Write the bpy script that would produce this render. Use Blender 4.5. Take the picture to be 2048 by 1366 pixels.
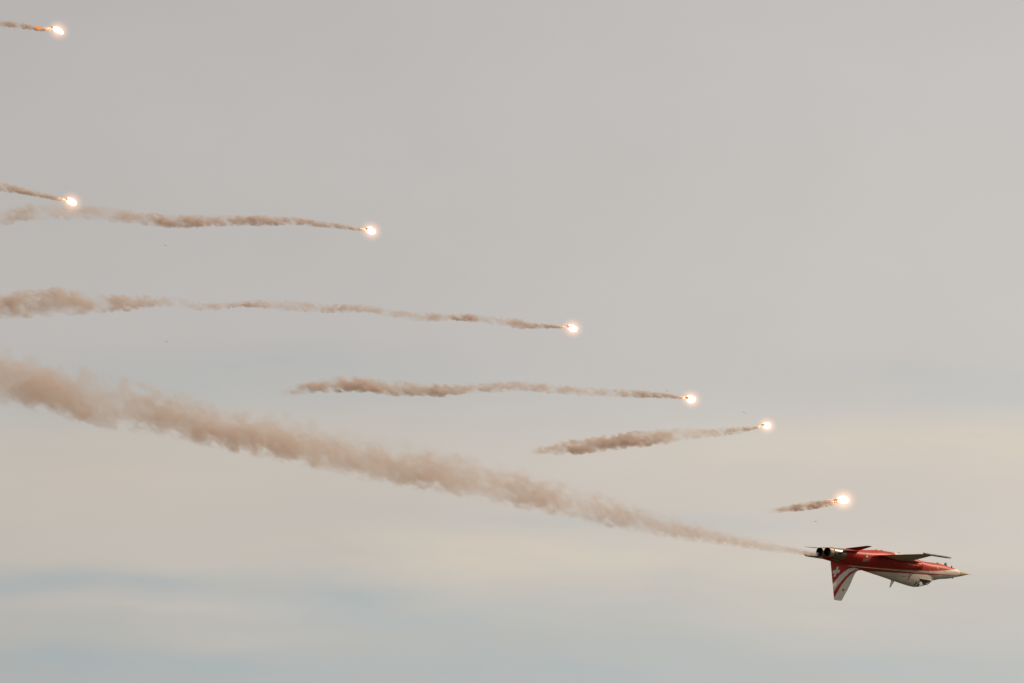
import bpy, bmesh, math, random
from mathutils import Vector, Matrix, noise as mnoise

scene = bpy.context.scene
for o in list(bpy.data.objects):
    bpy.data.objects.remove(o)
COL = scene.collection
R = math.radians

# ------------------------------------------------------------------ camera
PITCH, FOCAL, SENSOR = R(12.0), 400.0, 36.0
CAM = Vector((0.0, 0.0, 1.7))
cam_data = bpy.data.cameras.new('camera')
cam_data.lens, cam_data.sensor_width = FOCAL, SENSOR
cam_data.clip_start, cam_data.clip_end = 1.0, 100000.0
camera = bpy.data.objects.new('camera', cam_data)
COL.objects.link(camera)
camera.location = CAM
camera.rotation_euler = (R(90) + PITCH, 0, 0)
scene.camera = camera

# ------------------------------------------------------------------ sun and exposure
SUN_AZ, SUN_EL = R(60.0), R(36.0)          # azimuth measured clockwise from +Y (the view direction)
sun_dir = Vector((math.sin(SUN_AZ) * math.cos(SUN_EL), math.cos(SUN_AZ) * math.cos(SUN_EL), math.sin(SUN_EL)))
sun_data = bpy.data.lights.new('sun', 'SUN')
sun_data.energy = 4.0
sun_data.angle = R(3.0)
sun_data.color = (1.0, 0.66, 0.42)
sun = bpy.data.objects.new('sun', sun_data)
COL.objects.link(sun)
sun.rotation_euler = sun_dir.to_track_quat('Z', 'Y').to_euler()
sun.location = (0, 0, 400)

scene.view_settings.view_transform = 'Standard'
scene.view_settings.look = 'None'
scene.view_settings.exposure = 0.0
scene.view_settings.gamma = 1.0
scene.view_settings.use_curve_mapping = False
scene.render.engine = 'CYCLES'
cy = scene.cycles
cy.use_denoising = True
cy.max_bounces = 8
cy.volume_bounces = 3
cy.transparent_max_bounces = 64
cy.volume_step_rate = 1.0
cy.volume_max_steps = 1024
scene.render.filter_size = 1.5


def s2l(c):
    """sRGB 0-255 to scene linear."""
    out = []
    for v in c:
        v /= 255.0
        out.append(v / 12.92 if v <= 0.04045 else ((v + 0.055) / 1.055) ** 2.4)
    return tuple(out)


# ------------------------------------------------------------------ small node language
class NT:
    def __init__(self, tree):
        self.t = tree

    def node(self, kind, **kw):
        n = self.t.nodes.new(kind)
        for k, v in kw.items():
            setattr(n, k, v)
        return n

    def put(self, sock, v):
        if hasattr(v, 'is_output'):
            self.t.links.new(v, sock)
        else:
            sock.default_value = v

    def m(self, op, a, b=0.0, c=None, clamp=False):
        n = self.node('ShaderNodeMath', operation=op, use_clamp=clamp)
        self.put(n.inputs[0], a)
        self.put(n.inputs[1], b)
        if c is not None:
            self.put(n.inputs[2], c)
        return n.outputs[0]

    def sep(self, v):
        n = self.node('ShaderNodeSeparateXYZ')
        self.put(n.inputs[0], v)
        return n.outputs

    def xyz(self, x, y, z):
        n = self.node('ShaderNodeCombineXYZ')
        for i, v in enumerate((x, y, z)):
            self.put(n.inputs[i], v)
        return n.outputs[0]

    def mix(self, f, a, b):
        n = self.node('ShaderNodeMix', data_type='RGBA')
        self.put(n.inputs[0], f)
        self.put(n.inputs[6], tuple(a) + (1,) if isinstance(a, tuple) and len(a) == 3 else a)
        self.put(n.inputs[7], tuple(b) + (1,) if isinstance(b, tuple) and len(b) == 3 else b)
        return n.outputs[2]

    def noise(self, vec, scale, detail=2.0, rough=0.5):
        n = self.node('ShaderNodeTexNoise')
        self.put(n.inputs['Vector'], vec)
        n.inputs['Scale'].default_value = scale
        n.inputs['Detail'].default_value = detail
        n.inputs['Roughness'].default_value = rough
        return n.outputs[0]

    def smooth(self, v, lo, hi, a=0.0, b=1.0):
        n = self.node('ShaderNodeMapRange', interpolation_type='SMOOTHSTEP')
        for i, q in enumerate((v, lo, hi, a, b)):
            self.put(n.inputs[i], q)
        return n.outputs[0]

    def ramp(self, fac, stops, interp='LINEAR'):
        n = self.node('ShaderNodeValToRGB')
        cr = n.color_ramp
        cr.interpolation = interp
        while len(cr.elements) < len(stops):
            cr.elements.new(0.5)
        for e, (p, c) in zip(cr.elements, stops):
            e.position = p
        for e, (p, c) in zip(cr.elements, stops):
            e.position = p
            e.color = tuple(c) + (1,) if len(c) == 3 else c
        self.put(n.inputs[0], fac)
        return n

    def curve(self, x, pts):
        """piecewise-linear function of x in world units, through pts [(x, y)...]"""
        xs = [p[0] for p in pts]
        ys = [p[1] for p in pts]
        x0, x1, y0, y1 = min(xs), max(xs), min(ys) - 1e-4, max(ys) + 1e-4
        t = self.m('DIVIDE', self.m('SUBTRACT', x, x0), x1 - x0, clamp=True)
        st = [((a - x0) / (x1 - x0), ((b - y0) / (y1 - y0),) * 3) for a, b in sorted(pts)]
        r = self.ramp(t, st)
        return self.m('MULTIPLY_ADD', r.outputs[0], y1 - y0, y0)


# ------------------------------------------------------------------ world: thin evening cloud over a daylight sky
DEG_PX = 36.0 / 400.0 / 2048.0 * 180.0 / math.pi


def pix_az_el(px, py):
    el = 12.0 + (683.0 - py) * DEG_PX
    return (px - 1024.0) * DEG_PX / math.cos(R(el)), el


def build_world():
    w = bpy.data.worlds.new('World')
    scene.world = w
    w.use_nodes = True
    t = w.node_tree
    t.nodes.clear()
    N = NT(t)
    out = N.node('ShaderNodeOutputWorld')
    sky = N.node('ShaderNodeTexSky', sky_type='NISHITA')
    sky.sun_disc = False
    sky.sun_elevation = SUN_EL
    sky.sun_rotation = SUN_AZ
    sky.air_density, sky.dust_density, sky.ozone_density = 1.0, 2.0, 1.0
    bg1 = N.node('ShaderNodeBackground')
    N.put(bg1.inputs[0], sky.outputs[0])
    bg1.inputs[1].default_value = 0.08

    tc = N.node('ShaderNodeTexCoord')
    d = N.sep(tc.outputs['Generated'])
    deg = 180.0 / math.pi
    az = N.m('MULTIPLY', N.m('ARCTAN2', d[0], d[1]), deg)
    el = N.m('MULTIPLY', N.m('ARCSINE', d[2]), deg)
    v1 = N.xyz(N.m('MULTIPLY', az, 0.45), N.m('MULTIPLY', el, 1.7), 3.1)
    v2 = N.xyz(N.m('MULTIPLY', az, 1.3), N.m('MULTIPLY', el, 5.5), 7.7)
    n1 = N.m('SUBTRACT', N.noise(v1, 1.0, 3.0, 0.5), 0.5)
    n2 = N.m('SUBTRACT', N.noise(v2, 1.0, 4.0, 0.55), 0.5)
    n3 = N.m('SUBTRACT', N.noise(N.xyz(N.m('MULTIPLY', az, 0.8), N.m('MULTIPLY', el, 1.2), 1.3), 1.0, 5.0, 0.55), 0.5)
    elw = N.m('ADD', el, N.m('ADD', N.m('MULTIPLY', n1, 0.38), N.m('MULTIPLY', n2, 0.12)))
    azw = N.m('ADD', az, N.m('ADD', N.m('MULTIPLY', n3, 1.4), N.m('MULTIPLY', n2, 0.5)))
    bands = [(1366, (181, 180, 175)), (1280, (184, 182, 176)), (1215, (188, 184, 177)), (1160, (193, 187, 178)),
             (1100, (198, 190, 180)), (1040, (197, 189, 180)), (960, (199, 190, 179)), (880, (196, 189, 180)),
             (800, (191, 187, 181)), (700, (190, 185, 181)), (500, (190, 185, 180)), (200, (189, 184, 180)), (0, (186, 181, 178))]
    e0, e1 = 10.2, 13.8
    tt = N.m('DIVIDE', N.m('SUBTRACT', elw, e0), e1 - e0, clamp=True)
    base = N.ramp(tt, [((pix_az_el(1024, y)[1] - e0) / (e1 - e0), s2l(c)) for y, c in bands], 'B_SPLINE').outputs[0]
    BLUE, WARM, PALE = s2l((168, 178, 180)), s2l((210, 198, 181)), s2l((200, 192, 184))
    blobs = [(BLUE, 180, 1172, 260, 22, .75), (BLUE, 20, 1192, 200, 18, .45), (BLUE, 660, 1195, 110, 28, .75),
             (BLUE, 900, 1215, 260, 26, .60), (BLUE, 90, 1318, 220, 34, .75), (BLUE, 440, 1312, 220, 18, .70), (BLUE, 700, 1345, 500, 30, .45),
             (BLUE, 1180, 1345, 230, 24, .5), (BLUE, 1850, 1330, 240, 18, .5), (BLUE, 1290, 1050, 330, 16, .35),
             (BLUE, 1960, 775, 260, 26, .30), (BLUE, 480, 765, 330, 50, .40), (BLUE, 1080, 1265, 260, 40, .35), (BLUE, 1500, 1290, 90, 30, .25),
             (WARM, 1850, 900, 420, 34, .5), (WARM, 1010, 1112, 270, 24, .6), (WARM, 120, 965, 330, 60, .30),
             (PALE, 230, 1219, 290, 12, .45), (PALE, 470, 1208, 100, 14, .4), (PALE, 440, 1262, 130, 16, .35), (WARM, 1500, 1120, 420, 30, .25), (WARM, 1600, 1230, 300, 40, .25)]
    wisp = N.smooth(N.noise(N.xyz(N.m('MULTIPLY_ADD', el, 1.2, N.m('MULTIPLY', az, 2.2)), N.m('MULTIPLY', el, 9.0), 2.2), 1.0, 5.0, 0.6), 0.30, 0.62, 0.65, 1.15)
    colr = base
    for c, px, py, sx, sy, k in blobs:
        a0, b0 = pix_az_el(px, py)
        u = N.m('DIVIDE', N.m('SUBTRACT', azw, a0), sx * DEG_PX)
        v = N.m('DIVIDE', N.m('SUBTRACT', elw, b0), sy * DEG_PX)
        g = N.m('EXPONENT', N.m('MULTIPLY', N.m('ADD', N.m('MULTIPLY', u, u), N.m('MULTIPLY', v, v)), -0.5))
        colr = N.mix(N.m('MULTIPLY', N.m('MULTIPLY', g, wisp), k * (.72 if c is BLUE else 1.0)), colr, c)
    # the cloud is a little brighter on the sun's side
    bright = N.m('ADD', N.smooth(az, -4.5, 4.5, 0.945, 1.14), N.m('ADD', N.m('MULTIPLY', n3, 0.085), N.m('MULTIPLY', n1, 0.07)))
    dt = N.node('ShaderNodeVectorMath', operation='DOT_PRODUCT')
    N.put(dt.inputs[0], tc.outputs['Generated'])
    dt.inputs[1].default_value = tuple(sun_dir)
    bright = N.m('MULTIPLY', bright, N.smooth(dt.outputs['Value'], -0.85, 0.75, 0.42, 1.07))
    vm = N.node('ShaderNodeVectorMath', operation='SCALE')
    N.put(vm.inputs[0], colr)
    N.put(vm.inputs['Scale'], bright)
    bg2 = N.node('ShaderNodeBackground')
    N.put(bg2.inputs[0], vm.outputs[0])
    bg2.inputs[1].default_value = 1.0
    mx = N.node('ShaderNodeMixShader')
    mx.inputs[0].default_value = 0.93
    t.links.new(bg1.outputs[0], mx.inputs[1])
    t.links.new(bg2.outputs[0], mx.inputs[2])
    t.links.new(mx.outputs[0], out.inputs[0])


build_world()


# ------------------------------------------------------------------ object helpers
def link(o, parent=None):
    COL.objects.link(o)
    if parent is not None:
        o.parent = parent
    return o


def mesh_obj(name, verts, faces, mat=None, parent=None, smooth=True, sharp=None):
    me = bpy.data.meshes.new(name)
    me.from_pydata([tuple(v) for v in verts], [], faces)
    bm = bmesh.new()
    bm.from_mesh(me)
    bmesh.ops.remove_doubles(bm, verts=bm.verts, dist=1e-5)
    bmesh.ops.recalc_face_normals(bm, faces=bm.faces)
    if smooth:
        lim = R(sharp or 38)
        for f in bm.faces:
            f.smooth = True
        for e in bm.edges:
            if len(e.link_faces) == 2 and e.calc_face_angle(0) > lim:
                e.smooth = False
    bm.to_mesh(me)
    bm.free()
    if mat is not None:
        me.materials.append(mat)
    o = bpy.data.objects.new(name, me)
    return link(o, parent)


def empty(name, parent=None):
    o = bpy.data.objects.new(name, None)
    o.empty_display_size = 0.5
    return link(o, parent)


def tag(o, label=None, category=None, group=None, kind=None):
    for k, v in (('label', label), ('category', category), ('group', group), ('kind', kind)):
        if v:
            o[k] = v
    return o


def loft(rings, close_start=True, close_end=True, cyclic=True):
    """rings: lists of equally many points -> verts, faces"""
    n = len(rings[0])
    V = [p for r in rings for p in r]
    F = []
    for i in range(len(rings) - 1):
        for j in range(n if cyclic else n - 1):
            a, b = i * n + j, i * n + (j + 1) % n
            F.append((a, b, b + n, a + n))
    if close_start:
        F.append(tuple(range(n))[::-1])
    if close_end:
        F.append(tuple(range((len(rings) - 1) * n, len(rings) * n)))
    return V, F


def merge(*parts):
    V, F = [], []
    for v, f in parts:
        k = len(V)
        V += list(v)
        F += [tuple(i + k for i in q) for q in f]
    return V, F


def box(x0, x1, y0, y1, z0, z1):
    V = [(x, y, z) for x in (x0, x1) for y in (y0, y1) for z in (z0, z1)]
    F = [(0, 1, 3, 2), (4, 6, 7, 5), (0, 4, 5, 1), (2, 3, 7, 6), (0, 2, 6, 4), (1, 5, 7, 3)]
    return V, F


def lerp_tab(tab, x):
    """smooth (monotone-ish cubic) lookup in rows (x, a, b, ...)"""
    if x <= tab[0][0]:
        return tab[0][1:]
    if x >= tab[-1][0]:
        return tab[-1][1:]
    for i in range(len(tab) - 1):
        if tab[i][0] <= x <= tab[i + 1][0]:
            break
    p1, p2 = tab[i], tab[i + 1]
    h = p2[0] - p1[0]
    t = (x - p1[0]) / h
    out = []
    for k in range(1, len(p1)):
        d = (p2[k] - p1[k]) / h
        dl = (p1[k] - tab[i - 1][k]) / (p1[0] - tab[i - 1][0]) if i > 0 else d
        dr = (tab[i + 2][k] - p2[k]) / (tab[i + 2][0] - p2[0]) if i + 2 < len(tab) else d
        m1 = 0 if dl * d <= 0 else 2 * dl * d / (dl + d)
        m2 = 0 if dr * d <= 0 else 2 * dr * d / (dr + d)
        t2, t3 = t * t, t * t * t
        out.append((2 * t3 - 3 * t2 + 1) * p1[k] + (t3 - 2 * t2 + t) * h * m1 + (-2 * t3 + 3 * t2) * p2[k] + (t3 - t2) * h * m2)
    return out


# ------------------------------------------------------------------ materials
def new_mat(name):
    m = bpy.data.materials.new(name)
    m.use_nodes = True
    m.node_tree.nodes.clear()
    return m, NT(m.node_tree)


def principled(N, color, rough=0.4, metal=0.0, coat=0.0, spec=0.5):
    out = N.node('ShaderNodeOutputMaterial')
    p = N.node('ShaderNodeBsdfPrincipled')
    N.put(p.inputs['Base Color'], tuple(color) + (1,) if isinstance(color, tuple) and len(color) == 3 else color)
    N.put(p.inputs['Roughness'], rough)
    N.put(p.inputs['Metallic'], metal)
    N.put(p.inputs['Coat Weight'], coat)
    p.inputs['Coat Roughness'].default_value = 0.12
    p.inputs['Specular IOR Level'].default_value = spec
    N.t.links.new(p.outputs[0], out.inputs['Surface'])
    return p


RED = (0.43, 0.022, 0.013)
WHITE = (0.72, 0.69, 0.60)
METAL = (0.46, 0.43, 0.38)


def grime(N, col, amount=0.25, scale=2.2):
    tc = N.node('ShaderNodeTexCoord')
    mp = N.node('ShaderNodeMapping')
    mp.inputs['Scale'].default_value = (0.45, 1.6, 1.6)
    N.put(mp.inputs[0], tc.outputs['Object'])
    n = N.noise(mp.outputs[0], scale, 5.0, 0.6)
    return N.mix(N.m('MULTIPLY', N.smooth(n, 0.42, 0.75), amount), col, (0.10, 0.085, 0.07))


def plain(name, color, rough=0.4, metal=0.0, coat=0.0, dirt=0.2, spec=0.4):
    m, N = new_mat(name)
    rgb = N.node('ShaderNodeRGB')
    rgb.outputs[0].default_value = tuple(color) + (1,)
    principled(N, grime(N, rgb.outputs[0], dirt), rough, metal, coat, spec)
    return m


def fuselage_paint():
    m, N = new_mat('fuselage_paint')
    tc = N.node('ShaderNodeTexCoord')
    x, y, z = N.sep(tc.outputs['Object'])[:3]
    b1 = N.curve(x, [(1.38, .56), (2.9, .53), (5.1, .46), (7.0, .38), (8.85, .28), (9.8, .20), (10.7, .10), (11.7, -.02), (12.6, -.15), (12.95, -.6)])
    b2 = N.curve(x, [(1.38, .60), (3.3, .57), (5.1, .52), (7.0, .46), (8.9, .40), (10.7, .30), (12.3, .215), (13.0, .15)])
    b3 = N.curve(x, [(1.38, 1.2), (3.85, 1.1), (4.05, .72), (5.3, .645), (7.1, .56), (9.0, .475), (10.7, .355), (12.3, .235), (13.0, .15)])
    lo = N.m('LESS_THAN', z, b1)
    st = N.m('MULTIPLY', N.m('GREATER_THAN', z, b2), N.m('LESS_THAN', z, b3))
    red = N.m('MAXIMUM', lo, st)
    # white panel on the belly between the wings
    wb = N.m('MULTIPLY', N.m('MULTIPLY', N.m('GREATER_THAN', x, 6.15), N.m('LESS_THAN', x, 8.3)), N.m('LESS_THAN', z, -0.40))
    red = N.m('MULTIPLY', red, N.m('SUBTRACT', 1.0, wb))
    col = N.mix(red, WHITE, RED)
    col = N.mix(N.m('GREATER_THAN', x, 12.95), col, (0.46, 0.40, 0.29))  # nose cone: shading and warm glint put into a darker, golden base colour
    tail = N.m('LESS_THAN', x, 1.38)
    n = N.noise(N.xyz(N.m('MULTIPLY', x, 3.0), N.m('MULTIPLY', y, 0.8), N.m('MULTIPLY', z, 0.8)), 3.0, 4.0, 0.6)
    metal = N.mix(n, (0.10, 0.098, 0.08), (0.30, 0.28, 0.235))
    # panel joints: thin dark lines round the body
    fr = N.m('FRACT', N.m('MULTIPLY', x, 0.9))
    seam = N.m('MULTIPLY', N.m('LESS_THAN', fr, 0.016), 0.45)
    col = N.mix(seam, grime(N, col, 0.26), (0.05, 0.04, 0.04))
    col = N.mix(tail, col, metal)
    rough = N.m('MULTIPLY_ADD', tail, -0.04, 0.46)
    principled(N, col, rough, N.m('MULTIPLY', tail, 0.9), 0.0, 0.12)
    return m


def fin_paint():
    m, N = new_mat('fin_paint')
    tc = N.node('ShaderNodeTexCoord')
    x, y, z = N.sep(tc.outputs['Object'])[:3]
    A = N.curve(x, [(.98, 1.76), (1.025, 1.695), (1.29, 1.432), (1.587, 1.175), (1.979, .929), (2.376, .736), (2.781, .636), (3.1, .56), (4.2, .4)])
    B = N.curve(x, [(1.0, 2.28), (1.106, 2.149), (1.53, 1.688), (2.005, 1.277), (2.486, .939), (3.042, .733), (3.355, .677), (4.2, .55)])
    C = N.curve(x, [(1.15, 2.54), (1.236, 2.414), (1.554, 2.018), (1.785, 1.721), (2.199, 1.334), (2.621, 1.038), (3.171, .768), (3.515, .691), (4.2, .6)])
    r1 = N.m('LESS_THAN', z, A)
    r2 = N.m('MULTIPLY', N.m('GREATER_THAN', z, B), N.m('LESS_THAN', z, C))
    red = N.m('MAXIMUM', r1, r2)
    # white cross
    cx, cz = 1.255, 0.990
    vx, vz = -0.43, 0.90
    hx, hz = 0.985, -0.14
    det = vx * hz - vz * hx
    dx, dz = N.m('SUBTRACT', x, cx), N.m('SUBTRACT', z, cz)
    a = N.m('DIVIDE', N.m('SUBTRACT', N.m('MULTIPLY', dx, hz), N.m('MULTIPLY', dz, hx)), det)
    b = N.m('DIVIDE', N.m('SUBTRACT', N.m('MULTIPLY', dz, vx), N.m('MULTIPLY', dx, vz)), det)
    aa, bb = N.m('ABSOLUTE', a), N.m('ABSOLUTE', b)
    L, W = 0.325, 0.105
    cr = N.m('MAXIMUM', N.m('MULTIPLY', N.m('LESS_THAN', aa, L), N.m('LESS_THAN', bb, W)),
             N.m('MULTIPLY', N.m('LESS_THAN', bb, L), N.m('LESS_THAN', aa, W)))
    red = N.m('MULTIPLY', red, N.m('SUBTRACT', 1.0, cr))
    col = N.mix(red, WHITE, RED)
    principled(N, grime(N, col, 0.12), 0.55, 0.0, 0.0, 0.2)
    return m


def wing_paint():
    m, N = new_mat('wing_paint')
    tc = N.node('ShaderNodeTexCoord')
    x, y, z = N.sep(tc.outputs['Object'])[:3]
    ay = N.m('ABSOLUTE', y)
    n = N.noise(N.xyz(x, y, 0.0), 1.6, 4.0, 0.6)
    white = N.m('GREATER_THAN', N.m('ADD', ay, N.m('MULTIPLY', x, 0.25)), 2.25)
    col = N.mix(white, RED, (0.50, 0.42, 0.36))
    principled(N, grime(N, col, 0.45), 0.8, 0.0, 0.0, 0.0)
    return m


M_FUS, M_FIN, M_WING = fuselage_paint(), fin_paint(), wing_paint()
M_RED = plain('red_paint', RED, 0.7, 0, 0.0, 0.3, 0.05)
M_WHITE = plain('white_paint', WHITE, 0.34, 0, 0.3)
M_MARK = plain('white_marking', (0.60, 0.58, 0.54), 0.5, 0, 0, 0.05)
M_REDMARK = plain('red_marking', (0.52, 0.03, 0.025), 0.4, 0, 0, 0.05)
M_DARKMARK = plain('dark_marking', (0.10, 0.05, 0.045), 0.5, 0, 0, 0.05)
M_METAL = plain('bare_metal', (0.42, 0.33, 0.26), 0.58, 0.35, 0, 0.35, 0.2)
M_SOOT = plain('sooty_liner', (0.006, 0.006, 0.006), 0.9, 0.0, 0, 0.0, 0.0)
M_BLACK = plain('black_cockpit', (0.016, 0.016, 0.017), 0.6, 0, 0, 0.0)
M_GREY = plain('grey_paint', (0.13, 0.12, 0.105), 0.6, 0, 0, 0.2, 0.15)
M_SUIT = plain('flight_suit', (0.05, 0.06, 0.04), 0.8, 0, 0, 0.1)
M_SKIN = plain('skin', (0.45, 0.26, 0.18), 0.5, 0, 0, 0.0)
M_HELMET = plain('helmet_paint', (0.16, 0.025, 0.02), 0.35, 0, 0.3, 0.0)


def glass_mat():
    m, N = new_mat('canopy_glass')
    out = N.node('ShaderNodeOutputMaterial')
    fr = N.node('ShaderNodeLayerWeight')
    fr.inputs[0].default_value = 0.5
    tr = N.node('ShaderNodeBsdfTransparent')
    tr.inputs[0].default_value = (0.86, 0.88, 0.85, 1)
    gl = N.node('ShaderNodeBsdfGlossy')
    gl.inputs['Roughness'].default_value = 0.04
    mx = N.node('ShaderNodeMixShader')
    t = m.node_tree
    t.links.new(N.m('MULTIPLY_ADD', N.m('POWER', fr.outputs['Facing'], 2.6), 0.90, 0.03), mx.inputs[0])
    t.links.new(tr.outputs[0], mx.inputs[1])
    t.links.new(gl.outputs[0], mx.inputs[2])
    t.links.new(mx.outputs[0], out.inputs['Surface'])
    return m


M_GLASS = glass_mat()


# ------------------------------------------------------------------ ground (below the frame; it darkens what faces down)
def build_ground():
    m, N = new_mat('airfield_grass')
    tc = N.node('ShaderNodeTexCoord')
    n = N.noise(tc.outputs['Object'], 0.004, 6.0, 0.6)
    n2 = N.noise(tc.outputs['Object'], 0.15, 4.0, 0.6)
    c = N.mix(n, (0.025, 0.032, 0.015), (0.055, 0.05, 0.033))
    c = N.mix(N.m('MULTIPLY', n2, 0.5), c, (0.06, 0.06, 0.03))
    principled(N, c, 0.95)
    rings, nseg = [0.0, 200.0, 1000.0, 4000.0, 12000.0, 30000.0], 48
    V = [(0, 0, 0)]
    F = []
    for k, r in enumerate(rings[1:]):
        for j in range(nseg):
            a = 2 * math.pi * j / nseg
            V.append((r * math.cos(a), r * math.sin(a), 0))
    for j in range(nseg):
        F.append((0, 1 + j, 1 + (j + 1) % nseg))
    for k in range(len(rings) - 2):
        for j in range(nseg):
            a, b = 1 + k * nseg + j, 1 + k * nseg + (j + 1) % nseg
            F.append((a, a + nseg, b + nseg, b))
    tag(mesh_obj('ground', V, F, m, smooth=False), kind='structure')


build_ground()

# ------------------------------------------------------------------ the flight path: an upright plane along the jet's heading
JET_T = Vector((17.3397, 621.9391, 121.9226))
JET_R = Matrix(((0.604428, 0.795339, -0.045858), (0.794217, -0.597071, 0.112806), (0.062339, -0.104604, -0.992558)))
HEAD = Vector((JET_R[0][0], JET_R[1][0], 0)).normalized()
PLANE_N = Vector((-HEAD.y, HEAD.x, 0))
PLANE_P = JET_T + JET_R @ Vector((0, -0.26, 0))


def on_path(px, py):
    """where the line of sight meets the flight plane, and metres per photo pixel there"""
    fx, fz = (px - 1024.0) / 2048.0 * SENSOR / FOCAL, (683.0 - py) / 2048.0 * SENSOR / FOCAL
    d = Vector((fx, math.cos(PITCH) - fz * math.sin(PITCH), math.sin(PITCH) + fz * math.cos(PITCH)))
    t = (PLANE_P - CAM).dot(PLANE_N) / d.dot(PLANE_N)
    return CAM + d * t, t * SENSOR / FOCAL / 2048.0


# ================================================================== the jet
jet = empty('fighter_jet')
jet.matrix_world = Matrix.Translation(JET_T) @ JET_R.to_4x4()
tag(jet, 'red and white fighter jet flying upside down with a white cross on its tail fin', 'jet')

BODY = [  # x, zc, w, below, above, exponent
    (0.36, 0.00, .55, .285, .290, 2.6), (0.9, 0.0, .58, .31, .33, 2.4), (1.4, 0.0, .61, .335, .38, 2.3), (2.6, -.02, .67, .37, .49, 2.25),
    (3.8, -.03, .69, .425, .54, 2.3), (5.0, -.03, .70, .525, .54, 2.35), (6.2, -.02, .70, .54, .52, 2.4), (7.2, 0.0, .64, .555, .50, 2.5),
    (8.0, .02, .56, .52, .50, 2.5), (8.5, .05, .51, .47, .52, 2.6), (9.3, .09, .49, .42, .52, 2.4), (10.0, .11, .475, .43, .515, 2.3),
    (10.55, .11, .45, .445, .53, 2.2), (11.2, .10, .405, .43, .44, 2.1), (12.1, .075, .32, .31, .355, 2.0), (12.9, .04, .225, .215, .225, 2.0),
    (13.4, .025, .145, .135, .145, 2.0), (13.8, .01, .075, .07, .07, 2.0), (14.05, 0.003, .028, .026, .026, 2.0)]


def body_point(x, a):
    zc, w, hb, ht, n = lerp_tab(BODY, x)
    c, s = math.cos(a), math.sin(a)
    h = ht if s >= 0 else hb
    r = 1.0 / (abs(c / w) ** n + abs(s / h) ** n) ** (1.0 / n)
    return (x, r * c, zc + r * s)


def body_side(x, z):
    """half width of the fuselage at height z"""
    zc, w, hb, ht, n = lerp_tab(BODY, x)
    h = ht if z >= zc else hb
    q = 1 - min(1, abs((z - zc) / h)) ** n
    return w * q ** (1.0 / n)


xs = [0.36 + i * (14.05 - 0.36) / 95 for i in range(96)]
rings = [[body_point(x, 2 * math.pi * j / 48) for j in range(48)] for x in xs]
mesh_obj('fuselage', *loft(rings), M_FUS, jet)

SPINE = [  # x, top, half width
    (0.60, .40, .10), (0.9, .455, .16), (2.0, .55, .20), (2.88, .62, .23), (3.73, .693, .26), (5.0, .82, .31), (6.02, .925, .35), (7.0, 1.04, .39),
    (8.0, 1.15, .42), (8.45, 1.182, .43), (8.75, 1.182, .43)]


def hump_ring(x, top, w, z0=0.25, n=20, p=2.2):
    out = []
    for j in range(n + 1):
        a = math.pi * j / n
        c, s = math.cos(a), math.sin(a)
        r = 1.0 / (abs(c / w) ** p + abs(s / (top - z0)) ** p) ** (1.0 / p)
        out.append((x, r * c, z0 + r * s))
    return out


sx = [0.60 + i * (8.75 - 0.60) / 50 for i in range(51)]
mesh_obj('dorsal_spine', *loft([hump_ring(x, *lerp_tab(SPINE, x)) for x in sx]), M_FUS, jet)

# canopy: bulged glass over the cockpit, frame bows as its sub-parts
CANOPY = [(8.76, 1.180, .428), (9.05, 1.168, .425), (9.5, 1.095, .41), (9.8, 1.015, .39), (10.07, .925, .35), (10.3, .815, .29), (10.49, .695, .18), (10.54, .66, .10)]
SILL = 0.70
gx = [8.76 + i * (10.47 - 8.76) / 26 for i in range(27)]


def arch(x, top, w, zs, n=24, grow=0.0, p=2.2, z0=0.25):
    """the part of the hump's outline above height zs, side to side"""
    q = min(0.999, max(0.0, (zs - z0) / (top - z0)))
    a0 = math.atan2((top - z0) * q, w * (1 - q ** p) ** (1 / p))
    out = []
    for j in range(n + 1):
        a = a0 + (math.pi - 2 * a0) * j / n
        c, s_ = math.cos(a), math.sin(a)
        r = 1.0 / (abs(c / w) ** p + abs(s_ / (top - z0)) ** p) ** (1.0 / p) + grow
        out.append((x, r * c, z0 + r * s_))
    return out


def sill_at(x):
    return min(SILL, lerp_tab(CANOPY, x)[0] - .015)


# painted cockpit sides up to the sill, running out into the nose
fr_ = []
for x in gx + [10.54, 10.7, 10.95]:
    if x <= 10.47:
        top, w = lerp_tab(CANOPY, x)
        zs = sill_at(x)
        full = arch(x, top, w, 0.26)
        rows_ = [p for p in full if p[2] <= zs + 1e-6]
        half = [p for p in full if p[1] > 0 and p[2] < zs]
        edge_ = arch(x, top, w, zs)[0]
        m_ = 9
        prof_ = []
        a1 = math.atan2(edge_[2] - .25, edge_[1])
        for j in range(m_ + 1):
            a = .02 + (a1 - .02) * j / m_
            c, s_ = math.cos(a), math.sin(a)
            r = 1.0 / (abs(c / w) ** 2.2 + abs(s_ / (top - .25)) ** 2.2) ** (1 / 2.2)
            prof_.append((x, r * c, .25 + r * s_))
    else:
        w = {10.54: .30, 10.7: .25, 10.95: .15}[x]
        top = {10.54: .672, 10.7: .648, 10.95: .60}[x]
        prof_ = [(x, w * math.cos(a), .25 + (top - .25) * math.sin(a)) for a in [.02 + (1.45 - .02) * j / 9 for j in range(10)]]
    fr_.append(prof_ + [(px_, -py_, pz_) for px_, py_, pz_ in prof_[::-1]])
mesh_obj('cockpit_side', *loft(fr_), M_FUS, jet)
canopy = mesh_obj('canopy', *loft([arch(x, *lerp_tab(CANOPY, x), sill_at(x)) for x in gx], False, False, False), M_GLASS, jet)


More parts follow.
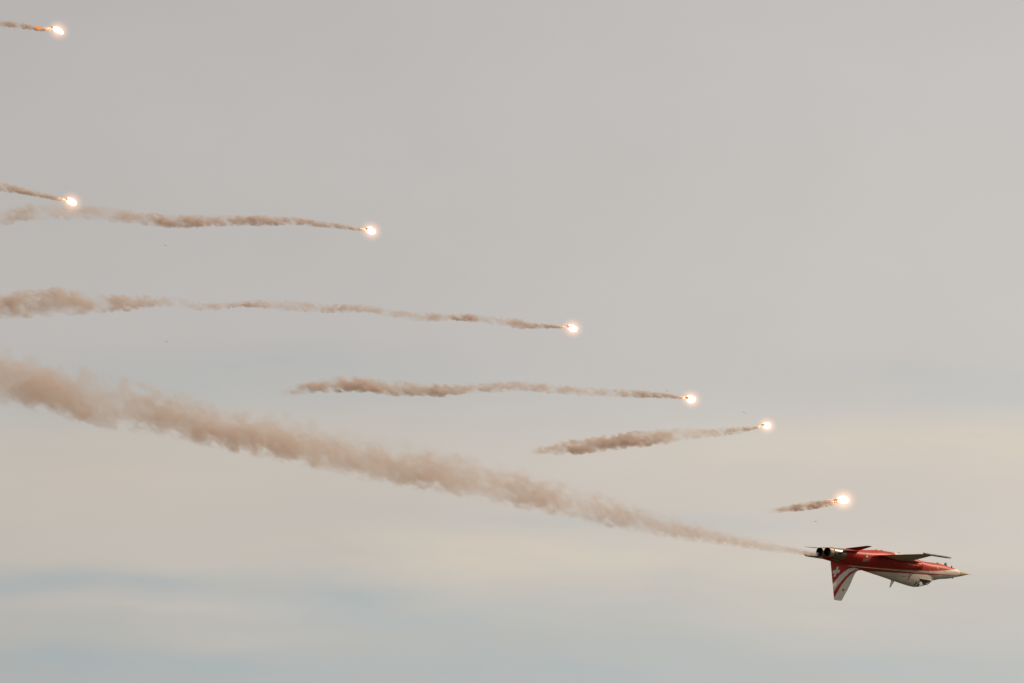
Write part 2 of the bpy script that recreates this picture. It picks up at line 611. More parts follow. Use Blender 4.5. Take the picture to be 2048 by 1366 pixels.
def bow(x0, x1, grow, lean=0.0):
    """a raised band over the glass between stations x0 and x1"""
    def ring(x, g):
        t0 = lerp_tab(CANOPY, x)
        out = []
        for p in arch(x, *t0, sill_at(x), grow=g):
            out.append((p[0] + lean * (p[2] - SILL), p[1], p[2]))
        return out
    return loft([ring(x0, grow), ring(x1, grow), ring(x1, -.03), ring(x0, -.03), ring(x0, grow)], False, False, False)


mesh_obj('canopy_frame', *bow(8.76, 8.83, 0.010), M_WHITE, canopy)
mesh_obj('canopy_frame', *bow(8.832, 8.90, 0.006), M_BLACK, canopy)
mesh_obj('canopy_frame', *bow(9.93, 9.99, 0.010), M_BLACK, canopy)
mesh_obj('canopy_frame', *bow(9.992, 10.06, 0.012), M_WHITE, canopy)
for s in (1, -1):
    rr = []
    for x in gx:
        y_, z_ = arch(x, *lerp_tab(CANOPY, x), sill_at(x))[0][1:]
        rr.append([(x, s * (y_ + .012), z_ - .022), (x, s * (y_ + .010), z_ + .018), (x, s * (y_ - .03), z_ + .018), (x, s * (y_ - .03), z_ - .022)])
    mesh_obj('canopy_sill', *loft(rr), M_WHITE, canopy)

# cockpit interior: dark side walls, coaming, bulkhead
tubv = []
for x in gx[1:24]:
    top, w = lerp_tab(CANOPY, x)
    wi = w * 0.90
    wi = max(.03, arch(x, top, w, sill_at(x))[0][1] - .035)
    zr = min(.765 + .018 * math.sin(x * 23.0) + .02 * math.sin(x * 9.0), top - .03)
    zf = min(.715, top - .035)
    tubv.append([(x, wi, zf - .08), (x, wi * .97, zr), (x, wi * .82, zr), (x, wi * .75, zf), (x, -wi * .75, zf), (x, -wi * .82, zr), (x, -wi * .97, zr), (x, -wi, zf - .08)])
mesh_obj('cockpit_tub', *loft(tubv), M_BLACK, jet)
cv = []
for i in range(7):
    x = 9.78 + i * 0.085
    top, w = lerp_tab(CANOPY, x)
    h = [.84, .88, .885, .85, .80, .74, .69][i]
    cv.append([(x, w * .62 * math.cos(math.pi * j / 10), .64 + (h - .64) * math.sin(math.pi * j / 10) ** .7) for j in range(11)])
mesh_obj('instrument_coaming', *loft(cv), M_BLACK, jet)
hud = merge(box(9.80, 9.83, -.09, -.07, .86, .98), box(9.80, 9.83, .07, .09, .86, .98), box(9.80, 9.84, -.09, .09, .97, .985))
mesh_obj('gunsight', *hud, M_BLACK, jet, smooth=False)
seat = merge(box(8.86, 8.96, -.20, .20, .62, 1.02), box(8.86, 8.98, -.12, .12, 1.02, 1.10), box(8.96, 9.35, -.21, -.17, .62, .80), box(8.96, 9.35, .17, .21, .62, .80))
mesh_obj('ejection_seat', *seat, M_BLACK, jet, smooth=False)
# small window behind the canopy bow on each side
for s in (1, -1):
    wv = []
    for q in ((8.60, .90), (8.70, .90), (8.60, 1.08), (8.50, 1.08)):
        top, w = lerp_tab(SPINE, q[0])
        z0, p = 0.25, 2.2
        yy = w * (1 - ((q[1] - z0) / (top - z0)) ** p) ** (1 / p)
        wv.append((q[0], s * yy, q[1]))
    wo = [(a, b + s * .010, c + .006) for a, b, c in wv]
    mesh_obj('rear_quarter_window', wv + wo, [(0, 1, 2, 3), (4, 5, 6, 7), (0, 1, 5, 4), (1, 2, 6, 5), (2, 3, 7, 6), (3, 0, 4, 7)], M_BLACK, jet, smooth=False)

# air intakes: hollow D-shaped trunks at both flanks
INTAKE = [  # x, outer y, bottom, top
    (5.6, .66, -.20, .34), (6.3, .715, -.24, .385), (7.0, .765, -.26, .365), (7.7, .80, -.25, .335), (8.2, .815, -.215, .305), (8.44, .82, -.195, .292)]


def intake_ring(x, yo, zb, zt, s, inset=0.0):
    yi = 0.50 + inset if inset else 0.40
    zb, zt, yo = zb + inset, zt - inset, yo - inset
    zc, hh = (zb + zt) / 2, (zt - zb) / 2
    out = [(x, s * yi, zb), ]
    for j in range(15):
        a = -math.pi / 2 + math.pi * j / 14
        c, q = math.cos(a), math.sin(a)
        p = 2.15
        r = 1.0 / (abs(c) ** p + abs(q) ** p) ** (1 / p)
        yy = 0.52 + (yo - 0.52) * r * c
        out.append((x, s * yy, zc + hh * r * q))
    out.append((x, s * yi, zt))
    return out


for s in (1, -1):
    ix = [5.6 + i * (8.44 - 5.6) / 16 for i in range(17)]
    outer = [intake_ring(x, *lerp_tab(INTAKE, x), s) for x in ix]
    front = intake_ring(8.44, *lerp_tab(INTAKE, 8.44), s, 0.022)
    deep = intake_ring(7.3, *lerp_tab(INTAKE, 7.3), s, 0.05)
    trunk = mesh_obj('air_intake', *loft(outer + [front, deep], True, True), M_FUS, jet)
    # duct throat, dark
    th = [[(8.38, s * (.565 + .20 * math.cos(a)), .05 + .20 * math.sin(a)) for a in [2 * math.pi * k / 16 for k in range(16)]],
          [(7.35, s * (.60 + .12 * math.cos(a)), .04 + .17 * math.sin(a)) for a in [2 * math.pi * k / 16 for k in range(16)]]]
    mesh_obj('intake_lip', *loft([intake_ring(8.41, .829, -.204, .301, s), intake_ring(8.455, .826, -.200, .297, s), intake_ring(8.455, *lerp_tab(INTAKE, 8.44), s, .022)], False, False, False), M_RED, trunk)
    slot = merge(box(7.55, 7.95, min(s * .80, s * .825), max(s * .80, s * .825), -.075, -.035))
    mesh_obj('intake_vent', *slot, M_BLACK, trunk, smooth=False)


# wings -----------------------------------------------------------------
def foil(le, te, c0, c1, thick, n=7):
    """closed lens profile between chord fractions c0..c1 (0 = leading edge): list of (frac, half thickness) round"""
    top, bot = [], []
    for i in range(n + 1):
        f = c0 + (c1 - c0) * i / n
        h = thick * 2.0 * math.sqrt(max(f, 0)) * (1 - f) * 1.03 * 0.65 + thick * 0.004
        top.append((f, h))
        bot.append((f, -h))
    return top + bot[::-1]


WING = [(0.35, 7.70, 3.84), (0.75, 7.45, 3.84), (1.1, 7.16, 3.845), (2.5, 6.06, 3.865), (4.02, 4.85, 3.89)]


def wz(y, x):
    return -0.145 - 0.012 * y


def wing_piece(name, ys, c0, c1, s, parent, mat, t=0.031):
    rings = []
    for y in ys:
        le, te = lerp_tab(WING, y)
        ch = le - te
        rings.append([(le - f * ch, s * y, wz(y, 0) + h * ch) for f, h in foil(le, te, c0, c1, t)])
    return mesh_obj(name, *loft(rings), mat, parent, sharp=50)


def span(a, b, n=6):
    return [a + (b - a) * i / n for i in range(n + 1)]


for s in (1, -1):
    wing = wing_piece('wing', span(.35, 4.02, 12), 0.0, 0.76, s, jet, M_WING)
    wing_piece('trailing_flap', span(.70, 2.10), 0.765, 1.0, s, wing, M_WING)
    wing_piece('aileron', span(2.12, 3.30), 0.765, 1.0, s, wing, M_WING)
    wing_piece('wing_tip_panel', span(3.32, 4.02), 0.765, 1.0, s, wing, M_WING)
    # leading-edge root extension
    lx = []
    for y, xl, xt in ((.45, 8.55, 7.0), (.74, 8.42, 7.0), (.80, 8.20, 7.0), (.95, 7.62, 6.95), (1.12, 7.15, 6.9)):
        h = .03
        lx.append([(xl, s * y, -.155), ((xl * .6 + xt * .4), s * y, -.155 + h), (xt, s * y, -.155 + .05), (xt, s * y, -.155 - .05), ((xl * .6 + xt * .4), s * y, -.155 - h)])
    mesh_obj('root_extension', *loft(lx), M_WING, wing, sharp=50)
    # launcher rail on the wing tip
    rr = []
    for x, rad in ((3.86, .012), (3.95, .045), (4.2, .058), (5.6, .058), (6.2, .050), (6.45, .032), (6.60, .006)):
        rr.append([(x, s * 4.085 + rad * 1.1 * math.cos(2 * math.pi * k / 10), -.205 + rad * math.sin(2 * math.pi * k / 10)) for k in range(10)])
    rail = mesh_obj('tip_rail', *loft(rr), M_GREY, wing)
    mesh_obj('rail_fin', *box(3.83, 4.05, s * 4.085 - .012, s * 4.085 + .012, -.265, -.20), M_GREY, rail, smooth=False)

# stabilizers -----------------------------------------------------------
for s in (1, -1):
    rings = []
    for y, le, te, z in ((.50, 2.70, 1.33, -.318), (.66, 2.60, 1.30, -.325), (1.4, 2.11, 1.22, -.375), (2.14, 1.62, 1.135, -.425), (2.18, 1.55, 1.14, -.428)):
        ch = le - te
        rings.append([(le - f * ch, s * y, z + h * ch) for f, h in foil(le, te, 0, 1, .030)])
    mesh_obj('stabilizer', *loft(rings), M_RED, jet, sharp=50)

# fin -------------------------------------------------------------------
FIN = [(.38, 4.25, .69), (.62, 3.98, .735), (.69, 3.72, .755), (.75, 3.37, .77), (.86, 3.18, .795), (.98, 3.06, .825), (1.607, 2.663, .973), (2.30, 2.13, 1.137), (2.52, 1.955, 1.19), (2.575, 1.86, 1.21)]


def fin_piece(name, zs, c0, c1, parent):
    rings = []
    for z in zs:
        le, te = lerp_tab(FIN, z)
        ch = le - te
        ref = min(ch, 2.3)
        rings.append([(le - f * ch, h * ref, z) for f, h in foil(le, te, c0, c1, .040)])
    return mesh_obj(name, *loft(rings), M_FIN, parent, sharp=50)


fin = fin_piece('tail_fin', [.38, .55, .62, .66, .69, .72, .75, .80, .86, .92, .98, 1.2, 1.4, 1.607, 1.8, 2.0, 2.3, 2.52, 2.575], 0, .75, jet)
fin_piece('rudder', span(.46, 1.80, 8), .754, 1.0, fin)
fin_piece('fin_trailing_panel', span(1.805, 2.575, 6), .754, 1.0, fin)


def disc(cx, y, cz, r, s, n=14):
    return [(cx + r * math.cos(2 * math.pi * k / n), y, cz + r * math.sin(2 * math.pi * k / n)) for k in range(n)]


for s in (1, -1):
    yy = s * .036
    a = disc(1.561, yy, 2.105, .030, s)
    b = disc(1.561, yy + s * .02, 2.105, .022, s)
    mesh_obj('position_light', *loft([a, b]), M_MARK, fin)
    # small red M-shaped badge near the fin's leading edge
    pv = [(-.075, .05), (-.075, -.05), (-.03, -.05), (-.03, .00), (0, -.035), (.03, .00), (.03, -.05), (.075, -.05), (.075, .05), (.035, .05), (0, .01), (-.035, .05)]
    q0 = [(1.985 + u, s * .034, 1.945 + v) for u, v in pv]
    q1 = [(u, s * .052, v) for u, _, v in q0]
    mesh_obj('fin_badge', *loft([q0, q1]), M_REDMARK, fin, smooth=False)

# brake parachute housing under the rudder
hv = []
for x, w, z0, z1 in ((.08, .09, .27, .385), (.13, .12, .25, .405), (.45, .13, .26, .43), (.80, .11, .32, .46)):
    hv.append([(x, w * math.cos(2 * math.pi * k / 14), (z0 + z1) / 2 + (z1 - z0) / 2 * math.copysign(abs(math.sin(2 * math.pi * k / 14)) ** .6, math.sin(2 * math.pi * k / 14))) for k in range(14)])
mesh_obj('brake_chute_housing', *loft(hv), M_RED, jet)

# exhaust nozzles: petal-edged shells with dark liners
for s in (1, -1):
    n = 28
    prof = [(.46, .285), (.30, .283), (.16, .272), (.02, .256), (0.0, .252), (0.0, .245), (.03, .243), (.45, .225)]
    rr = [[(x, s * .262 + r * math.cos(2 * math.pi * k / n), r * math.sin(2 * math.pi * k / n)) for k in range(n)] for x, r in prof]
    nz = mesh_obj('exhaust_nozzle', *loft(rr, False, False), M_METAL, jet)
    rl = [[(x, s * .262 + r * math.cos(2 * math.pi * k / n), r * math.sin(2 * math.pi * k / n)) for k in range(n)] for x, r in ((.004, .2425), (.20, .232), (.85, .19), (1.1, .05))]
    mesh_obj('nozzle_liner', *loft(rl, False, True), M_SOOT, nz)
    rg = [[(x, s * .262 + r * math.cos(2 * math.pi * k / n), r * math.sin(2 * math.pi * k / n)) for k in range(n)] for x, r in ((.335, .284), (.335, .297), (.375, .297), (.375, .284))]
    mesh_obj('nozzle_ring', *loft(rg + rg[:1], False, False), M_SOOT, nz)
    for k in range(9):
        a0 = 2 * math.pi * (k + .5) / 9
        c, q = math.cos(a0), math.sin(a0)
        tv = [(x, s * .262 + r * c + e * -q, r * q + e * c) for x, r in ((.015, .2565), (.31, .2865)) for e in (-.008, .008)]
        tv2 = [(x, s * .262 + (r + .006) * c + e * -q, (r + .006) * q + e * c) for x, r in ((.015, .2565), (.31, .2865)) for e in (-.008, .008)]
        mesh_obj('nozzle_strap', tv + tv2, [(0, 1, 3, 2), (4, 5, 7, 6), (0, 1, 5, 4), (2, 3, 7, 6), (0, 2, 6, 4), (1, 3, 7, 5)], M_GREY, nz, smooth=False)
    vent = box(.62, .95, min(s * .555, s * .60), max(s * .555, s * .60), -.02, .045)
    mesh_obj('engine_bay_vent', *vent, M_SOOT, jet, smooth=False)


# aerials and probes ----------------------------------------------------
def blade(name, pts, th, mat):
    """pts: base front, base rear, tip rear, tip front as (x, z)"""
    a = [(x, th, z) if i < 2 else (x, th * .5, z) for i, (x, z) in enumerate(pts)]
    b = [(x, -y, z) for x, y, z in a]
    return mesh_obj(name, a + b, [(0, 1, 2, 3), (4, 5, 6, 7), (0, 1, 5, 4), (1, 2, 6, 5), (2, 3, 7, 6), (3, 0, 4, 7)], mat, jet, smooth=False)


blade('blade_antenna', [(6.92, 1.00), (6.62, .97), (6.46, 1.41), (6.54, 1.42)], .016, M_WHITE)
blade('blade_antenna', [(11.95, -.25), (11.66, -.27), (11.74, -.44), (11.84, -.46)], .03, M_GREY)
blade('blade_antenna', [(12.46, -.18), (12.36, -.19), (12.38, -.325), (12.44, -.32)], .03, M_BLACK)
blade('gun_gas_door', [(11.20, -.31), (10.95, -.32), (10.98, -.385), (11.12, -.38)], .06, M_BLACK)
blade('angle_of_attack_vane', [(12.62, .30), (12.46, .32), (12.50, .40), (12.56, .39)], .02, M_BLACK)
for x, h, w in ((5.05, .03, .03), (5.55, .05, .04), (6.7, .04, .03), (7.22, .05, .04)):
    blade('belly_fitting', [(x + .09, -.54), (x - .09, -.54), (x - .05, -.56 - h), (x + .04, -.56 - h)], w, M_GREY)
pr = [[(x, r * math.cos(2 * math.pi * k / 8), .004 + r * math.sin(2 * math.pi * k / 8)) for k in range(8)] for x, r in ((14.0, .026), (14.1, .016), (14.36, .008))]
mesh_obj('pitot_probe', *loft(pr), M_METAL, jet)
sc_ = [[(13.30 + .10 * math.cos(a) * k, .128 + .02 * (1 - k), -.02 + .035 * math.sin(a) * k) for a in [2 * math.pi * i / 10 for i in range(10)]] for k in (1, .6)]
mesh_obj('nose_sensor', *loft(sc_), M_BLACK, jet)


# lettering and emblems on the port flank ---------------------------------
def flank(x, z, lift):
    return (x, max(body_side(x, z), 0.02) + lift, z)


def flank_text(body, x_left, z_base, height, name, mat, stretch=1.0, slope=0.0):
    cu = bpy.data.curves.new('lettering', 'FONT')
    cu.body = body
    cu.size = 1.0
    cu.resolution_u = 3
    tmp = bpy.data.objects.new('lettering_source', cu)
    COL.objects.link(tmp)
    dg = bpy.context.evaluated_depsgraph_get()
    dg.update()
    me = tmp.evaluated_get(dg).to_mesh()
    V = [v.co.copy() for v in me.vertices]
    F = [tuple(p.vertices) for p in me.polygons]
    tmp.evaluated_get(dg).to_mesh_clear()
    bpy.data.objects.remove(tmp)
    bpy.data.curves.remove(cu)
    k = height / 0.70
    n = len(V)
    o_ = []
    for lift in (0.006, 0.012):
        for v in V:
            xx = x_left - v.x * k * stretch
            zz = z_base + v.y * k + slope * (x_left - xx)
            o_.append(flank(xx, zz, lift))
    faces = [tuple(i + n for i in f) for f in F] + [f[::-1] for f in F]
    return mesh_obj(name, o_, faces, mat, jet, smooth=False)


flank_text('J-3083', 3.53, 0.085, 0.155, 'registration_lettering', M_MARK, 1.12, 0.07)


def flank_shape(name, pts, mat, lift=.006):
    a = [flank(x, z, lift) for x, z in pts]
    b = [flank(x, z, lift + .007) for x, z in pts]
    return mesh_obj(name, *loft([a, b]), mat, jet, smooth=False)


for dx in (-.065, 0.0, .065):
    h = .24 if dx == 0 else .18
    zb = -.185
    flank_shape('squadron_emblem', [(3.22 + dx - .024, zb + .24 - h), (3.22 + dx + .024, zb + .24 - h), (3.22 + dx + .026, zb + .21), (3.22 + dx, zb + .245), (3.22 + dx - .026, zb + .21)], M_MARK)
# stencil line on the intake trunk
for k in range(9):
    x0 = 7.05 + k * .125
    yo = lerp_tab(INTAKE, x0)[0]
    mesh_obj('stencil_mark', *box(x0, x0 + (.07, .1, .05)[k % 3], yo - .01, yo + .006, .045, .068), M_MARK, jet, smooth=False)
# warning triangle and lozenge on the nose flank
flank_shape('warning_triangle', [(9.42, .10), (9.62, .10), (9.52, .27)], M_REDMARK)
flank_shape('warning_triangle', [(9.49, .165), (9.55, .165), (9.52, .22)], M_MARK, .014)
for zz in (-.05, .03):
    flank_shape('nose_marking', [(10.38, zz - .025), (10.46, zz - .025), (10.46, zz + .025), (10.38, zz + .025)], M_MARK)


def spine_side(x, z, lift):
    top, w = lerp_tab(SPINE, x)
    return (x, w * max(0.02, 1 - ((z - .25) / (top - .25)) ** 2.2) ** (1 / 2.2) + lift, z)


# red swoosh and script on the spine flank
sw = [(7.62, .66), (7.74, .70), (7.80, .76), (7.76, .83), (7.66, .84), (7.68, .865), (7.80, .86), (7.86, .77), (7.83, .70), (7.90, .64), (7.96, .55), (7.84, .62), (7.76, .67)]
mesh_obj('team_emblem', *loft([[spine_side(x, z, .004) for x, z in sw], [spine_side(x, z, .012) for x, z in sw]]), M_REDMARK, jet, smooth=False)
for k in range(6):
    x0 = 7.02 + k * .082
    q = [(x0, .705), (x0 + .055, .705 + .012), (x0 + .05, .745), (x0 + .01, .735)]
    mesh_obj('script_stroke', *loft([[spine_side(x, z, .004) for x, z in q], [spine_side(x, z, .01) for x, z in q]]), M_DARKMARK, jet, smooth=False)


# ------------------------------------------------------------------ pilot
def build_pilot():
    root = empty('person')
    root.matrix_world = jet.matrix_world @ Matrix.Translation((9.14, 0, .565))
    tag(root, 'pilot in dark red helmet strapped upside down inside the clear cockpit canopy', 'person')
    J = {'pelvis': (0, 0, .02), 'belly': (-.02, 0, .12), 'chest': (-.05, 0, .26), 'neck': (-.05, 0, .36), 'head': (-.03, 0, .44), 'crown': (-.02, 0, .50)}
    for s, n in ((1, 'l'), (-1, 'r')):
        J['sh' + n] = (-.05, s * .17, .29)
        J['el' + n] = (.12, s * .22, .12)
        J['wr' + n] = (.36, s * .13, .13)
        J['ha' + n] = (.44, s * .11, .14)
        J['hip' + n] = (.06, s * .09, .02)
        J['kn' + n] = (.50, s * .12, .07)
    E_ = [('pelvis', 'belly'), ('belly', 'chest'), ('chest', 'neck'), ('neck', 'head'), ('head', 'crown')]
    for n in 'lr':
        E_ += [('chest', 'sh' + n), ('sh' + n, 'el' + n), ('el' + n, 'wr' + n), ('wr' + n, 'ha' + n), ('pelvis', 'hip' + n), ('hip' + n, 'kn' + n)]
    rad = {'pelvis': .13, 'belly': .13, 'chest': .15, 'neck': .06, 'head': .09, 'crown': .075, 'sh': .075, 'el': .05, 'wr': .038, 'ha': .042, 'hip': .09, 'kn': .065}
    keys = list(J)
    me = bpy.data.meshes.new('flight_suit_body')
    me.from_pydata([J[k] for k in keys], [(keys.index(a), keys.index(b)) for a, b in E_], [])
    me.materials.append(M_SUIT)
    o = link(bpy.data.objects.new('flight_suit_body', me), root)
    sk = o.modifiers.new('skin', 'SKIN')
    me.skin_vertices[0].data[0].use_root = True
    for i, k in enumerate(keys):
        r = rad.get(k) or rad[k[:-1]]
        me.skin_vertices[0].data[i].radius = (r, r)
    o.modifiers.new('sub', 'SUBSURF').levels = 1
    o.modifiers['sub'].render_levels = 1
    dg = bpy.context.evaluated_depsgraph_get()
    dg.update()
    baked = bpy.data.meshes.new_from_object(o.evaluated_get(dg))
    o.modifiers.clear()
    o.data = baked
    for p in baked.polygons:
        p.use_smooth = True
    hv = []
    for i in range(9):
        a = math.pi * i / 8
        hv.append([(-.01 + .135 * math.sin(a) * math.cos(b), .118 * math.sin(a) * math.sin(b), .445 - .135 * math.cos(a)) for b in [2 * math.pi * k / 18 for k in range(18)]])
    hel = mesh_obj('helmet', *loft(hv), M_HELMET, root)
    vv = []
    for i in range(5):
        a = math.pi * (.42 + .24 * i / 4)
        vv.append([(-.005 + .142 * math.sin(a) * math.cos(b), .124 * math.sin(a) * math.sin(b), .445 - .138 * math.cos(a)) for b in [-1.1 + 2.2 * k / 10 for k in range(11)]])
    mesh_obj('visor', *loft(vv, False, False, False), M_BLACK, hel)
    mk = [[(.10 + .05 * k, .05 * math.cos(b) * (1 - .35 * k), .385 + .05 * math.sin(b) * (1 - .35 * k)) for b in [2 * math.pi * i / 10 for i in range(10)]] for k in (0, 1)]
    mesh_obj('oxygen_mask', *loft(mk), M_BLACK, hel)


build_pilot()


# ================================================================== smoke
def smoke_material(name, stops, L, ZS, RS, BS, US, seed, step, soft_top, amp, nscale, warm, shear, patch_range):
    m, N = new_mat(name)
    t = m.node_tree
    out = N.node('ShaderNodeOutputMaterial')
    tc = N.node('ShaderNodeTexCoord')
    x, y, z = N.sep(tc.outputs['Object'])[:3]
    tt = N.m('DIVIDE', x, L, clamp=True)
    rp = N.ramp(tt, stops)
    sc = N.node('ShaderNodeSeparateColor')
    N.put(sc.inputs[0], rp.outputs[0])
    cz = N.m('MULTIPLY_ADD', sc.outputs[0], ZS[1] - ZS[0], ZS[0])
    rad = N.m('MULTIPLY', sc.outputs[1], RS)
    dens = N.m('MULTIPLY', sc.outputs[2], BS)
    u = N.m('MULTIPLY', rp.outputs[1], US)
    yy = N.m('DIVIDE', y, rad)
    zz = N.m('DIVIDE', N.m('SUBTRACT', z, cz), rad)
    rho = N.m('SQRT', N.m('ADD', N.m('MULTIPLY', yy, yy), N.m('MULTIPLY', zz, zz)))
    q = N.xyz(N.m('MULTIPLY_ADD', zz, shear, N.m('MULTIPLY_ADD', u, 0.62, seed)), N.m('ADD', yy, seed * 1.7), zz)
    n1 = N.noise(q, nscale, 2.5, 0.5)
    n2 = N.noise(N.xyz(N.m('MULTIPLY_ADD', zz, -0.3, N.m('MULTIPLY_ADD', u, 0.22, seed + 31.0)), N.m('MULTIPLY', yy, 0.5), N.m('MULTIPLY', zz, 0.55)), 1.0, 2.0, 0.5)
    edge = N.m('ADD', N.m('SUBTRACT', 0.88, N.m('DIVIDE', rho, 1.15)), N.m('MULTIPLY', N.m('SUBTRACT', n1, 0.5), amp))
    soft = N.smooth(zz, -0.5, 0.7, 0.16, soft_top)
    mask = N.smooth(edge, 0.0, soft)
    hull = N.smooth(rho, 1.26, 1.02)
    patch = N.smooth(n2, 0.34, 0.64, *patch_range)
    d = N.m('MULTIPLY', N.m('MULTIPLY', dens, N.m('MULTIPLY', mask, hull)), patch)
    vs = N.node('ShaderNodeVolumeScatter')
    vs.inputs['Color'].default_value = (0.75, 0.79, 0.86, 1)
    vs.inputs['Anisotropy'].default_value = 0.25
    N.put(vs.inputs['Density'], N.m('MULTIPLY', d, 0.95))
    va = N.node('ShaderNodeVolumeAbsorption')
    a_ = warm
    va.inputs['Color'].default_value = (1 - a_[0], 1 - a_[1], 1 - a_[2], 1)
    N.put(va.inputs['Density'], d)
    add = N.node('ShaderNodeAddShader')
    t.links.new(vs.outputs[0], add.inputs[0])
    t.links.new(va.outputs[0], add.inputs[1])
    t.links.new(add.outputs[0], out.inputs['Volume'])
    rgb = N.node('ShaderNodeRGB')
    rgb.outputs[0].default_value = (1, 1, 1, 1)
    tr = N.node('ShaderNodeBsdfTransparent')
    t.links.new(rgb.outputs[0], tr.inputs[0])
    t.links.new(tr.outputs[0], out.inputs['Surface'])
    m.cycles.volume_step_rate = step
    return m


def smoke_trail(path, label, seed, group=None, tau=1.0, soft_top=0.5, amp=2.6, nscale=1.25, shear=-.55, warm=(0.325, 0.445, 0.54), category='smoke trail'):
    """path: (px, py, half thickness in photo pixels, density) from the burning end backwards"""
    P = [on_path(p[0], p[1]) for p in path]
    p0, p1 = P[0][0], P[-1][0]
    X = (p1 - p0).normalized()
    Y = PLANE_N.copy()
    if Y.dot(CAM - p0) > 0:
        Y = -Y
    Z = X.cross(Y).normalized()
    if Z.z < 0:
        Y, Z = -Y, -Z
    Mx = Matrix((X, Y, Z)).transposed()
    rows = []
    for (w, k), (px, py, hw, dn) in zip(P, path):
        v = Mx.transposed() @ (w - p0)
        rows.append([v.x, v.z, hw * k, dn ** 1.35])
    rows.sort()
    L = rows[-1][0]
    x0 = rows[0][0]
    # stretched length so that puffs scale with the trail's thickness
    us, acc = [0.0], 0.0
    for a, b in zip(rows, rows[1:]):
        acc += (b[0] - a[0]) / (0.5 * (a[2] + b[2]))
        us.append(acc)
    zs = (min(r[1] for r in rows) - .01, max(r[1] for r in rows) + .01)
    rs = max(r[2] for r in rows)
    bs = max(tau * r[3] / (2 * r[2]) for r in rows)
    stops = []
    for r, u in zip(rows, us):
        stops.append((max(0, min(1, r[0] / L)), ((r[1] - zs[0]) / (zs[1] - zs[0]), r[2] / rs, tau * r[3] / (2 * r[2]) / bs, u / acc)))
    # hull
    rings = []
    n = max(40, int(L / .5))
    for i in range(n + 1):
        x = L * i / n
        for a, b in zip(rows, rows[1:]):
            if x <= b[0] or b is rows[-1]:
                break
        f = max(0, min(1, (x - a[0]) / (b[0] - a[0])))
        cz, rr = a[1] + (b[1] - a[1]) * f, (a[2] + (b[2] - a[2]) * f) * 1.26
        if i in (0, n):
            rr *= .6
        rings.append([(x, rr * math.cos(2 * math.pi * k / 14), cz + rr * math.sin(2 * math.pi * k / 14)) for k in range(14)])
    V, F = loft(rings)
    ext = [max((Mx @ Vector(v))[k] for v in V) - min((Mx @ Vector(v))[k] for v in V) for k in range(3)]
    auto = sum(ext) / 3 / 10
    want = max(.045, .22 * sum(r[2] for r in rows) / len(rows))
    step = max(.012, min(1.0, want / auto))
    mat = smoke_material('smoke', stops, L, zs, rs, bs, acc, seed, step, soft_top, amp, nscale, warm, shear, (0.5, 1.45) if group is None else (0.2, 1.75))
    o = mesh_obj('smoke_trail', V, F, mat)
    o.matrix_world = Matrix.Translation(p0) @ Mx.to_4x4()
    tag(o, label, category, group)
    return o


GRP = 'smoke trails behind the flares'
smoke_trail([(1636, 1108.0, 5.0, 1.2), (1625, 1107.0, 5.0, 1.5), (1610, 1105.0, 6.0, 1.2), (1595, 1102.0, 6.5, 0.85), (1575, 1098.0, 8.0, 0.6), (1547, 1094.0, 10.0, 0.6), (1500, 1085.0, 12.0, 0.65),
             (1455, 1075.0, 15.0, 0.7), (1372, 1058.1, 21.2, 0.7), (1290, 1039.3, 25.8, 0.75), (1205, 1017.5, 30.4, 0.85), (1113, 995.7, 33.1, 0.95), (1000, 964.9, 37.7, 1), (880, 938.1, 41.4, 1.1),
             (750, 917.1, 42.3, 1.1), (640, 889.2, 43.2, 1.15), (560, 871.3, 45.1, 1.2), (400, 840.2, 43.2, 1.2), (300, 815.3, 45.1, 1.2), (200, 796.6, 52.4, 1.2), (100, 768.6, 51.5, 1.2), (0, 750.5, 49.7, 1.2), (-90, 730.5, 49.7, 1.2)],
            'long thick brown smoke trail streaming back from the jet exhaust', 3.0, None, 0.70, .95, 3.2, 1.9, shear=-.25)
